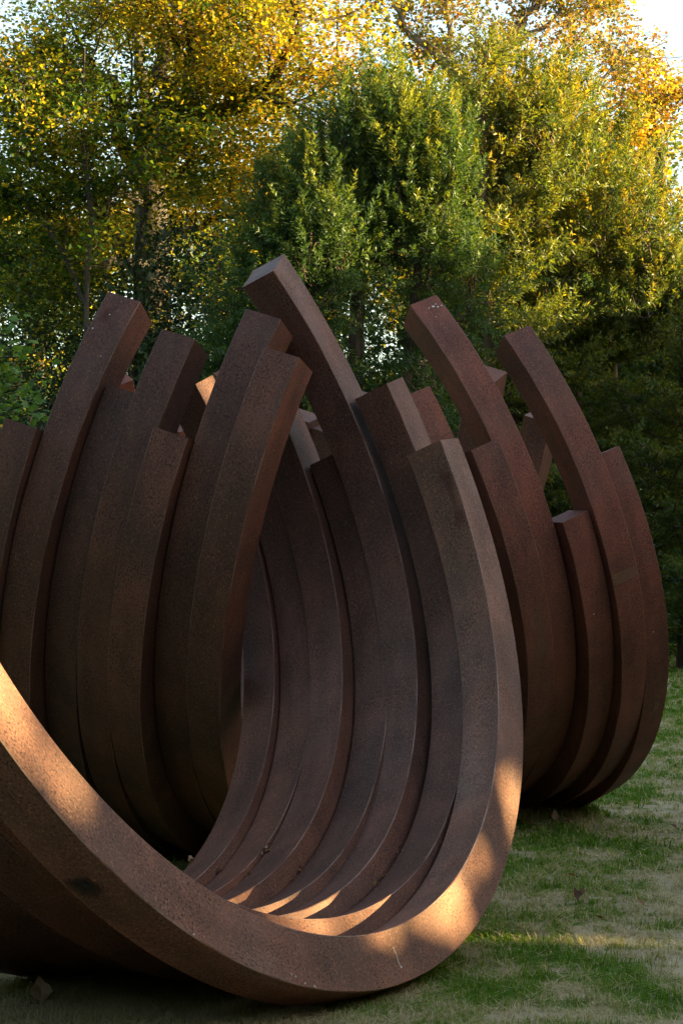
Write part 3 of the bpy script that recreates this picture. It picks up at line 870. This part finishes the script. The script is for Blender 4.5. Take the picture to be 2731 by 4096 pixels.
# added unseen trees left of and behind the viewer, to cut the sky light
L = Leaves(); n = 36000
an = R_(1) * rng.uniform(112, 322, n); rr = rng.uniform(26, 31, n)
tp = 11.5 + 3 * vnoise(an * 9, an * 0 + 3)
c = np.stack([np.sin(an) * rr, 9 + np.cos(an) * rr, tp * rng.random(n) ** .9], 1)
ok = ~((np.abs(c[:, 0]) < .2 * c[:, 1] + 1.5) & (c[:, 1] > 0))
L.cloud(c[ok], 1.0, .25 + rng.normal(size=ok.sum()) * .15, flat=.2, aspect=.8)
park = L.build("sky_screen_woodland", M_GREENLEAF, None, (0, 0, 0)); tag(park, kind='stuff')

# near green maple whose branch reaches in at the left edge
D = 25
base = at(-260, 1400, D); base[2] = 0
root = empty("green_maple", base)
tag(root, "green maple branch with few yellow leaves at the left edge above the short arc", "tree")
W = Tubes(); W.add(smooth_path([base, base + np.array([.1, 0, 2.5]), base + np.array([.0, 0.1, 5.2])], 10), .13, .06, 8); W.build("trunk", M_BARK, root, base)
Lb = Tubes()
tips = []
for x, y in [(20, 770), (50, 820), (30, 860), (75, 880), (60, 930), (10, 920), (85, 945), (-20, 800), (0, 850), (40, 900), (-60, 880), (-80, 780), (25, 965)]:
    e = at(x, y, D + rng.uniform(-.6, .6)); s0 = base + np.array([0, 0, 2.6 + .03 * (900 - y) / 3])
    br = smooth_path([s0, s0 * .5 + e * .5 + np.array([0, 0, .35]), e], 7)
    Lb.add(br, .03, .006, 4); tips.append(br)
Lb.build("branches", M_BARK, root, base)['kind'] = 'stuff'
# lobed maple leaf outline
lob = [(0, -.45), (.16, -.28), (.46, -.30), (.36, -.10), (.52, .12), (.24, .14), (.20, .30), (0, .55), (-.20, .30), (-.24, .14), (-.52, .12), (-.36, -.10), (-.46, -.30), (-.16, -.28)]
def leaf_mesh(name, mat, tone, size, cup):
    vs = [(0, 0, 0)] + [(x * size, y * size, cup * size * (x * x + y * y) * 2.0) for x, y in lob]
    fs = np.array([[0, i + 1, (i + 1) % len(lob) + 1] for i in range(len(lob))])
    me = bpy.data.meshes.new(name)
    me.from_pydata(vs, [], fs.tolist())
    a = me.attributes.new("tone", 'FLOAT', 'FACE'); a.data.foreach_set("value", np.full(len(fs), tone, dtype=np.float32))
    me.materials.append(mat)
    return me
leaf_mes = [leaf_mesh("leaf", M_GREENLEAF, t, 1.0, -.25) for t in (.25, .4, .55, .65, .8, .98)]
pos = []
for br in tips:
    for q in range(48):
        t = rng.uniform(.45, 1.03); i = min(int(t * 6), 5)
        pos.append(br[i] + (br[i + 1] - br[i]) * (t * 6 - i) + rng.normal(size=3) * np.array([.16, .2, .13]))
pos = np.array(pos); pos = pos[np.argsort(-pos[:, 0])]
for p in pos[:300]:
    me = leaf_mes[int(rng.choice(6, p=[.25, .25, .22, .16, .08, .04]))]
    o = bpy.data.objects.new("leaf", me); link(o, root)
    o.location = tuple(p - base)
    o.scale = (rng.uniform(.10, .155),) * 3
    o.rotation_euler = (rng.uniform(-.9, .6) + .5, rng.uniform(-.6, .6), rng.uniform(0, 6.28))
L = Leaves()
L.cloud(pos[300:], .12, np.full(len(pos) - 300, .4) + rng.normal(size=len(pos) - 300) * .2, flat=.5, aspect=.9)
c = base + np.array([0.3, 0, 4.0]) + rng.normal(size=(1500, 3)) * np.array([.55, .7, .9]); c = c[c[:, 0] < at(-40, 900, D)[0]]
L.cloud(c, .12, np.full(len(c), .4) + rng.normal(size=len(c)) * .2, flat=.5, aspect=.9)
L.build("foliage", M_GREENLEAF, root, base)['kind'] = 'stuff'

# ------------------------------------------------------------------ grass
def blades(n, xr, yr, hmul, wmul, dens_fn=None):
    x = rng.uniform(xr[0], xr[1], n); y = rng.uniform(yr[0], yr[1], n)
    return x, y
GV = []; GF4 = []; GF3 = []; GT4 = []; GT3 = []; gn = 0
def add_grass(x, y, hmul, wid, straw=0.0):
    """tufts: every seed grows a fan of a few blades"""
    global gn
    k = 6
    m0 = len(x)
    tuft_h = rng.uniform(.55, 1.35, m0)
    tuft_t = rng.normal(size=m0) * .15
    x = np.repeat(x, k) + rng.normal(size=m0 * k) * .011 * hmul; y = np.repeat(y, k) + rng.normal(size=m0 * k) * .011 * hmul
    n = len(x)
    dry = dryness(x, y)
    hgt = (0.016 + 0.036 * rng.random(n) ** 1.4) * hmul * (1 - .25 * dry) * np.repeat(tuft_h, k)
    tone = np.clip(dry * .80 + np.repeat(tuft_t, k) + rng.normal(size=n) * .13 + .06 + .40 * (rng.random(n) < .12), 0, 1)
    an = rng.uniform(0, 6.283, n); lean = rng.uniform(.2, 1.2, n) * (1 + .4 * dry)
    st_ = rng.random(n) < straw * (.25 + dry)                       # dead stalks lying about
    hgt = np.where(st_, rng.uniform(.03, .075, n), hgt); lean = np.where(st_, rng.uniform(1.6, 2.2, n), lean)
    tone = np.where(st_, rng.uniform(.72, 1.0, n), tone)
    dx = np.cos(an); dy = np.sin(an)
    b = np.stack([x, y, ground_h(x, y) - .003 + np.where(st_, rng.uniform(.008, .025, n), 0)], 1)
    wv = np.stack([-dy, dx, np.zeros(n)], 1) * (wid * rng.uniform(.7, 1.3, n) * np.where(st_, .7, 1))[:, None]
    dv = np.stack([dx, dy, np.zeros(n)], 1)
    up = np.clip(1.05 - .42 * lean, .12, 1)
    m = b + dv * (hgt * lean * .35)[:, None] + np.array([0, 0, 1]) * (hgt * .62 * np.where(st_, .25, 1))[:, None]
    t = b + dv * (hgt * lean)[:, None] + np.array([0, 0, 1]) * (hgt * up)[:, None]
    V = np.stack([b - wv, b + wv, m + wv * .8, m - wv * .8, t], 1).reshape(-1, 3)
    i = np.arange(n)[:, None] * 5 + gn
    GV.append(V); GF4.append(i + np.array([[0, 1, 2, 3]])); GF3.append(i + np.array([[3, 2, 4]])); GT4.append(tone); GT3.append(tone)
    gn += n * 5
def scatter(y0, y1, per_m2, side, hmul, wid):
    xl, xr = -.19 * y1 - side, .19 * y1 + side
    n = int((xr - xl) * (y1 - y0) * per_m2)
    x = rng.uniform(xl, xr, n); y = rng.uniform(y0, y1, n)
    keep = (np.abs(x) < .19 * y + side) & (rng.random(n) < 1.0 - .35 * dryness(x, y))
    keep &= (rng.random(n) < .15) | (y < 8.6) | (x > .15 + .05 * (y - 8.6))          # thin under the steel
    add_grass(x[keep], y[keep], hmul, wid, .16)
scatter(5.6, 8.0, 2000, .3, 1.0, .0016)
scatter(8.0, 11.5, 1050, .3, 1.05, .0023)
scatter(11.5, 17, 420, .4, 1.1, .0035)
xs = rng.uniform(-1.6, .45, 2600); ys = rng.uniform(6.9, 8.0, 2600)
add_grass(xs, ys, 1.25, .0017, .25)
# farther out only where the lawn shows: right of the sculpture
def scatter_box(xl, xr, y0, y1, per_m2, hmul, wid):
    n = int((xr - xl) * (y1 - y0) * per_m2)
    x = rng.uniform(xl, xr, n); y = rng.uniform(y0, y1, n)
    keep = x > .07 * y
    add_grass(x[keep], y[keep], hmul, wid)
scatter_box(1.2, 5.5, 17, 26, 220, 1.25, .005)
scatter_box(1.8, 9, 26, 42, 60, 1.5, .010)
scatter_box(3, 13, 42, 64, 20, 1.8, .02)
# long unmown fringe round the feet of the right bank
n = 2200
x = rng.normal(.95, .4, n); y = 13.28 + .5 * (x - .5) + rng.normal(0, .12, n)
gfr = (x > .2) & (x < 1.75)
add_grass(x[gfr], y[gfr], 2.2, .003)
# grass left long where the mower cannot reach under the front arc
fx = np.interp(rng.random(700), [0, .35, .7, 1], [1000, 1350, 1620, 1800]); fy = np.interp(fx, [1000, 1300, 1520, 1680, 1800], [3990, 3995, 3975, 3925, 3850])
fd = c2w(np.stack([(fx - CXP) / FOC, (fy - CYP) / FOC, np.ones(700)], 1)); fp = fd * (-CAM_H / fd[:, 2:3]) + rng.normal(size=(700, 3)) * .03
add_grass(fp[:, 0], fp[:, 1], 1.25, .0019)
grass = mesh_np("grass", np.concatenate(GV), [np.concatenate(GF4), np.concatenate(GF3)], M_GRASS,
                attrs={"tone": np.concatenate(GT4 + GT3)})
tag(grass, kind='stuff')

# ------------------------------------------------------------------ marks on the steel
def theta_near(tn, k, dr, do, px, py):
    t = TUBES[tn]; A, H, V = t['cam_axes']
    th = np.radians(np.linspace(-175, 175, 2801))
    Pc = np.array(t['arcs'][k]) + A * do + (t['R'] + dr) * (np.sin(th)[:, None] * H - np.cos(th)[:, None] * V)
    q = np.stack([CXP + FOC * Pc[:, 0] / Pc[:, 2], CYP + FOC * Pc[:, 1] / Pc[:, 2]], 1)
    q[Pc[:, 2] < 1] = 1e6
    return th[np.argmin(np.hypot(q[:, 0] - px, q[:, 1] - py))]
def arc_point(tn, k, th, dr, do):
    t = TUBES[tn]; A, H, V = t['axes']
    c = c2w(np.array(t['arcs'][k]) * S) + np.array([0, 0, CAM_H])
    return c + A * (do * S) + (t['R'] + dr) * S * (math.sin(th) * H - math.cos(th) * V)

def mark_material(name, col, soft=0.5, scale=14.0, rough=.8, full=False, amt=1.0):
    m, nt, out = new_mat(name)
    Lk = nt.links.new
    uv = N(nt, "ShaderNodeUVMap", uv_map="uv")
    sx = N(nt, "ShaderNodeSeparateXYZ"); Lk(uv.outputs[0], sx.inputs[0])
    def tri(o): return mathn(nt, 'SUBTRACT', 1.0, mathn(nt, 'ABSOLUTE', mathn(nt, 'SUBTRACT', mathn(nt, 'MULTIPLY', o, 2.0), 1.0)))
    e = tri(sx.outputs[0]) if full else mathn(nt, 'MINIMUM', tri(sx.outputs[0]), tri(sx.outputs[1]))
    tc = N(nt, "ShaderNodeTexCoord")
    n = N(nt, "ShaderNodeTexNoise"); n.inputs["Scale"].default_value = scale; n.inputs["Detail"].default_value = 5
    Lk(tc.outputs["Object"], n.inputs["Vector"])
    f = mathn(nt, 'ADD', mathn(nt, 'MULTIPLY', e, 1.0 / soft), mathn(nt, 'MULTIPLY', mathn(nt, 'SUBTRACT', n.outputs[0], 0.62), 2.4), True)
    f = mathn(nt, 'MULTIPLY', f, amt)
    b = N(nt, "ShaderNodeBsdfPrincipled"); b.inputs["Base Color"].default_value = (*col, 1); b.inputs["Roughness"].default_value = rough
    tr = N(nt, "ShaderNodeBsdfTransparent")
    mx = N(nt, "ShaderNodeMixShader"); Lk(f, mx.inputs[0]); Lk(tr.outputs[0], mx.inputs[1]); Lk(b.outputs[0], mx.inputs[2])
    Lk(mx.outputs[0], out.inputs[0])
    return m
def patch(name, tn, k, th0, th1, lo, hi, face, mat, nseg=10):
    """thin skin 1 mm proud of one face of an arc; face 'outer' | 'front' | 'inner'"""
    P_ = []; UV = []
    for i in range(nseg + 1):
        th = th0 + (th1 - th0) * i / nseg
        for q in (lo, (lo + hi) / 2, hi):
            if face == 'outer': p = arc_point(tn, k, th, .006, q)
            elif face == 'inner': p = arc_point(tn, k, th, -1.006, q)
            else: p = arc_point(tn, k, th, -q, .025 - .006)
            P_.append(p); UV.append((i / nseg, (q - lo) / (hi - lo)))
    f = np.array([[i * 3 + j, i * 3 + j + 1, i * 3 + j + 4, i * 3 + j + 3] for i in range(nseg) for j in range(2)])
    par = arc_objs[(tn, k)]
    loc = np.array(par.location)
    return mesh_np(name, np.array(P_) - loc, [f], mat, par, uv=UV)
M_BAND = mark_material("pale_weathered_rust", (.20, .092, .046), soft=.22, scale=9, full=True, amt=.6)
M_TAN = mark_material("tan_patch", (.20, .11, .06), soft=.9, scale=12, amt=.55)  # soft-edged tan patches on two right bank arcs
M_RED = mark_material("red_rust_run", (.115, .026, .012), soft=.9, scale=7, amt=.7)
M_SCORCH = mark_material("torch_scorch", (.012, .008, .006), soft=.7, scale=6)
M_LIME = plain_material("bird_lime", (.62, .60, .55), .8, 60, .15)
M_PLUG = plain_material("rust_plug", (.30, .12, .035), .8, 60, .3)
ta = theta_near('T3', 3, 0, 0, 2447, 2296); tb = theta_near('T3', 3, 0, 0, 2455, 2352)
patch("weathered_band", 'T3', 3, ta, tb, .03, .97, 'outer', M_BAND)
ta = theta_near('T3', 0, 0, 0, 2075, 2360); tb = theta_near('T3', 0, 0, 0, 2108, 2760)
patch("tan_patch", 'T3', 0, ta, tb, .12, .95, 'outer', M_TAN)
ta = theta_near('T3', 4, 0, 1, 2675, 2600); tb = theta_near('T3', 4, 0, 1, 2632, 2921)
patch("tan_patch", 'T3', 4, ta, tb, .3, .97, 'outer', M_TAN)
ta = theta_near('T1', 0, -1, 0, 1770, 1780); tb = theta_near('T1', 0, -1, 0, 1870, 2190)
patch("red_rust_run", 'T1', 0, ta, tb, .03, .42, 'inner', M_RED)
ta = theta_near('T2', 5, 0, 0, 548, 1240); tb = theta_near('T2', 5, 0, 0, 500, 1340)
patch("red_rust_run", 'T2', 5, ta, tb, .45, .95, 'outer', M_RED)
tc_ = theta_near('T1', 0, 0, .55, 365, 3530)
patch("scorch_mark", 'T1', 0, tc_ - .035, tc_ + .035, .28, .99, 'outer', M_SCORCH)
def blob(L_, centre, nrm, r, seed):
    """small flat irregular blot as a fan of triangles"""
    nrm = unit(np.asarray(nrm, float)); a_ = unit(np.cross(nrm, [.3, .2, .9])); b_ = np.cross(nrm, a_)
    k_ = 9
    rr = r * rng.uniform(.6, 1.15, k_)
    an = np.arange(k_) * 2 * math.pi / k_
    base_i = sum(len(v) for v in L_[0])
    ring = centre + nrm * .0012 + rr[:, None] * (np.cos(an)[:, None] * a_ + np.sin(an)[:, None] * b_)
    L_[0].append(np.concatenate([[centre + nrm * (.0012 + r * .25)], ring]))
    L_[1].append(np.array([[base_i, base_i + 1 + i, base_i + 1 + (i + 1) % k_] for i in range(k_)]))
def blobs(name, tn, k, spots, mat):
    B_ = ([], [])
    par = arc_objs[(tn, k)]
    for p, nrm, r in spots: blob(B_, np.asarray(p), nrm, r * .75, 0)
    return mesh_np(name, np.concatenate(B_[0]) - np.array(par.location), [np.concatenate(B_[1])], mat, par)
A1n = -TUBES['T1']['axes'][0]
pl = face_point('T1', 0, 402, 3521)
th = theta_near('T1', 0, 0, .3, 388, 3521)
pp = arc_point('T1', 0, th, 0.004, .42); blobs("hole_plug", 'T1', 0, [(pp, pp - arc_point('T1', 0, th, -1, .42), .010)], M_PLUG)
run = [(1572, 3790), (1578, 3806), (1584, 3820), (1588, 3835), (1592, 3848), (1597, 3858), (1602, 3868)]
sp_l = []
for i in range(len(run) - 1):
    for f in (0, .33, .66):
        x = run[i][0] + (run[i + 1][0] - run[i][0]) * f; y = run[i][1] + (run[i + 1][1] - run[i][1]) * f
        sp_l.append((face_point('T1', 0, x, y, .024), A1n, .0032))
sp_l.append((face_point('T1', 0, 1603, 3868, .024), A1n, .008))
blobs("bird_dropping", 'T1', 0, sp_l, M_LIME)
blobs("lime_specks", 'T1', 0, [(face_point('T1', 0, x, y, .024), A1n, r) for x, y, r in [(1165, 3898, .004), (1182, 3906, .004), (1220, 3934, .005), (1256, 3944, .005), (1262, 3949, .003), (775, 3738, .005)]], M_LIME)['kind'] = 'stuff'
def outer_spots(tn, k, lst):
    o_ = []
    for x, y, q, r in lst:
        th = theta_near(tn, k, 0, q, x, y); p = arc_point(tn, k, th, 0, q)
        o_.append((p, p - arc_point(tn, k, th, -1, q), r))
    return o_
blobs("lime_spots", 'T3', 1, outer_spots('T3', 1, [(1720, 1233, .62, .013), (1737, 1238, .75, .008), (1700, 1245, .48, .006), (1733, 1222, .75, .006), (1755, 1230, .88, .006), (1725, 1280, .5, .005)]), M_LIME)['kind'] = 'stuff'
blobs("lime_specks", 'T2', 5, outer_spots('T2', 5, [(371, 1314, .85, .006), (424, 1250, .6, .005), (420, 1430, .3, .004)]), M_LIME)['kind'] = 'stuff'
blobs("lime_specks", 'T3', 2, outer_spots('T3', 2, [(2381, 2456, .35, .006)]), M_LIME)['kind'] = 'stuff'
blobs("lime_specks", 'T3', 4, outer_spots('T3', 4, [(2617, 2527, .4, .006)]), M_LIME)['kind'] = 'stuff'

# scraps of leaf caught in the grooves of the front ring
M_DRY = leaf_material("dry_leaf", [(0, (.085, .038, .018)), (.4, (.17, .075, .032)), (.7, (.26, .135, .062)), (1, (.34, .21, .12))], trans=.25, gain=1.2)
L = Leaves()
for k, x, y in [(6, 850, 3515), (6, 842, 3522), (5, 940, 3545), (5, 930, 3552), (4, 1182, 3500), (4, 1175, 3508), (4, 1190, 3494), (3, 1335, 3480), (3, 1275, 3547), (3, 1235, 3590),
                (3, 1228, 3596), (2, 1572, 3445), (2, 1620, 3358), (1, 1720, 3477), (1, 1602, 3637), (1, 1520, 3700), (4, 1085, 3592), (1, 1640, 3600)]:
    th = theta_near('T1', k, -1, 1, x, y); p = arc_point('T1', k, th, -1.03, .95)
    c = p + rng.normal(size=(3, 3)) * .008
    L.cloud(c, .024, rng.uniform(.3, 1.0, 3), aspect=.6)
deb = L.build("leaf_debris", M_DRY, None, (0, 0, 0)); tag(deb, kind='stuff')

# ------------------------------------------------------------------ fallen leaves and weeds on the lawn
def ground_at(px, py):                             # photograph pixel -> lawn
    d = c2w(np.array([(px - CXP) / FOC, (py - CYP) / FOC, 1.0]))
    t = -CAM_H / d[2]
    return d * t
def fallen_leaf(px, py, size, tone, rot, label, curl=.5, tilt=.35):
    p = ground_at(px, py)
    me = bpy.data.meshes.new("fallen_leaf")
    prof = [(0, -.5, .0), (.14, -.30, .05), (.34, -.12, .2), (.30, .10, .22), (.16, .28, .12), (0, .55, .12), (-.16, .28, .10), (-.32, .08, .26), (-.34, -.14, .22), (-.14, -.30, .06)]
    vs = [(0, -.12, 0), (0, .16, .02)] + [(x * size, y * size, (z + rng.uniform(-.03, .03)) * curl * size) for x, y, z in prof]
    vs[0] = (0, -.12 * size, 0); vs[1] = (0, .16 * size, .03 * size)
    fs = [(0, 2, 3), (0, 3, 4), (0, 4, 1), (1, 4, 5), (1, 5, 6), (1, 6, 7), (1, 7, 8), (1, 8, 9), (0, 1, 9), (0, 9, 10), (0, 10, 11), (0, 11, 2)]
    me.from_pydata(vs, [], fs)
    a = me.attributes.new("tone", 'FLOAT', 'FACE'); a.data.foreach_set("value", np.clip(tone + rng.normal(size=len(fs)) * .08, 0, 1).astype(np.float32))
    me.materials.append(M_DRY)
    o = bpy.data.objects.new("fallen_leaf", me); link(o)
    o.location = (p[0], p[1], ground_h(p[:1], p[1:2])[0] + .045)
    o.rotation_euler = (tilt, rng.uniform(-.2, .2), rot)
    stem = Tubes(); stem.add(np.array([[0, -.45 * size, 0], [0.02 * size, -.7 * size, .02 * size], [.06 * size, -.95 * size, .06 * size]]), .0016, .001, 4)
    stem.build("stalk", M_DRY, o, (0, 0, 0))
    return tag(o, label, "leaf", "fallen leaves on the lawn")
for a in [(165, 4020, .115, .95, .25, "large curled tan leaf lying in dry grass at the bottom left corner", .45, .85),
          (2108, 3318, .095, .70, 1.6, "pale tan leaf lying flat at the foot of the front ring's sunny right side", .6, .3),
          (2218, 3290, .075, .85, .1, "small upright pale leaf standing in the grass before the right bank", .4, 1.3),
          (2270, 3316, .075, .10, 1.2, "dark red brown curled leaf in the grass below the right bank", .9, .7),
          (2690, 3332, .060, .18, .6, "reddish brown leaf near the right edge on bare dry ground", .6, .4),
          (2278, 3535, .080, .80, 1.9, "thin pale leaf lying in the middle of the open grass patch", .5, .2),
          (2302, 3618, .070, .05, .5, "dark brown folded leaf beside a lighter one in the middle lawn", .9, .9),
          (2325, 3612, .062, .45, -.7, "light brown half of a leaf pair in the middle lawn", .6, .7),
          (1880, 3762, .070, .12, .9, "dark brown leaf tucked under the front arc's lower right rim", .8, .6),
          (2390, 3716, .060, .15, 2.1, "small rust brown leaf on a bare patch low on the right lawn", .6, .4),
          (2560, 3650, .055, .75, .4, "small straw coloured leaf on the lawn toward the lower right", .5, .3)]:
    fallen_leaf(a[0], a[1], a[2], a[3], a[4], a[5], a[6], a[7])

M_WEED = leaf_material("weed_leaf", [(0, (.05, .11, .05)), (1, (.10, .17, .08))], trans=.3)
def weed(px, py, h, label):
    p = ground_at(px, py); base = np.array([p[0], p[1], 0.0])
    root = empty("weed", base); tag(root, label, "weed", "small weeds at the foot of the right bank")
    st = Tubes(); st.add(np.array([base, base + [0.004, 0, h * .5], base + [.008, -.004, h]]), .0022, .0012, 4); st.build("stem", M_WEED, root, base)
    for q in range(5):
        me = bpy.data.meshes.new("leaf"); w_ = h * .22; l_ = h * .48
        me.from_pydata([(0, 0, 0), (w_, l_ * .5, .1 * l_), (0, l_, -.05 * l_), (-w_, l_ * .5, .1 * l_), (0, l_ * .5, 0)], [], [(0, 1, 4), (1, 2, 4), (2, 3, 4), (3, 0, 4)])
        a = me.attributes.new("tone", 'FLOAT', 'FACE'); a.data.foreach_set("value", np.full(4, rng.random(), dtype=np.float32))
        me.materials.append(M_WEED)
        o = bpy.data.objects.new("leaf", me); link(o, root)
        o.location = (.006, -.003, h * (.55 + .1 * q)); o.rotation_euler = (rng.uniform(.1, .6), 0, q * 1.3)
weed(2100, 3232, .09, "little grey green weed with rounded leaves right against the front ring")
weed(2126, 3248, .06, "shorter grey green weed just right of the one against the front ring")
weed(2216, 3236, .09, "grey green weed standing below the middle of the right bank's dark underside")
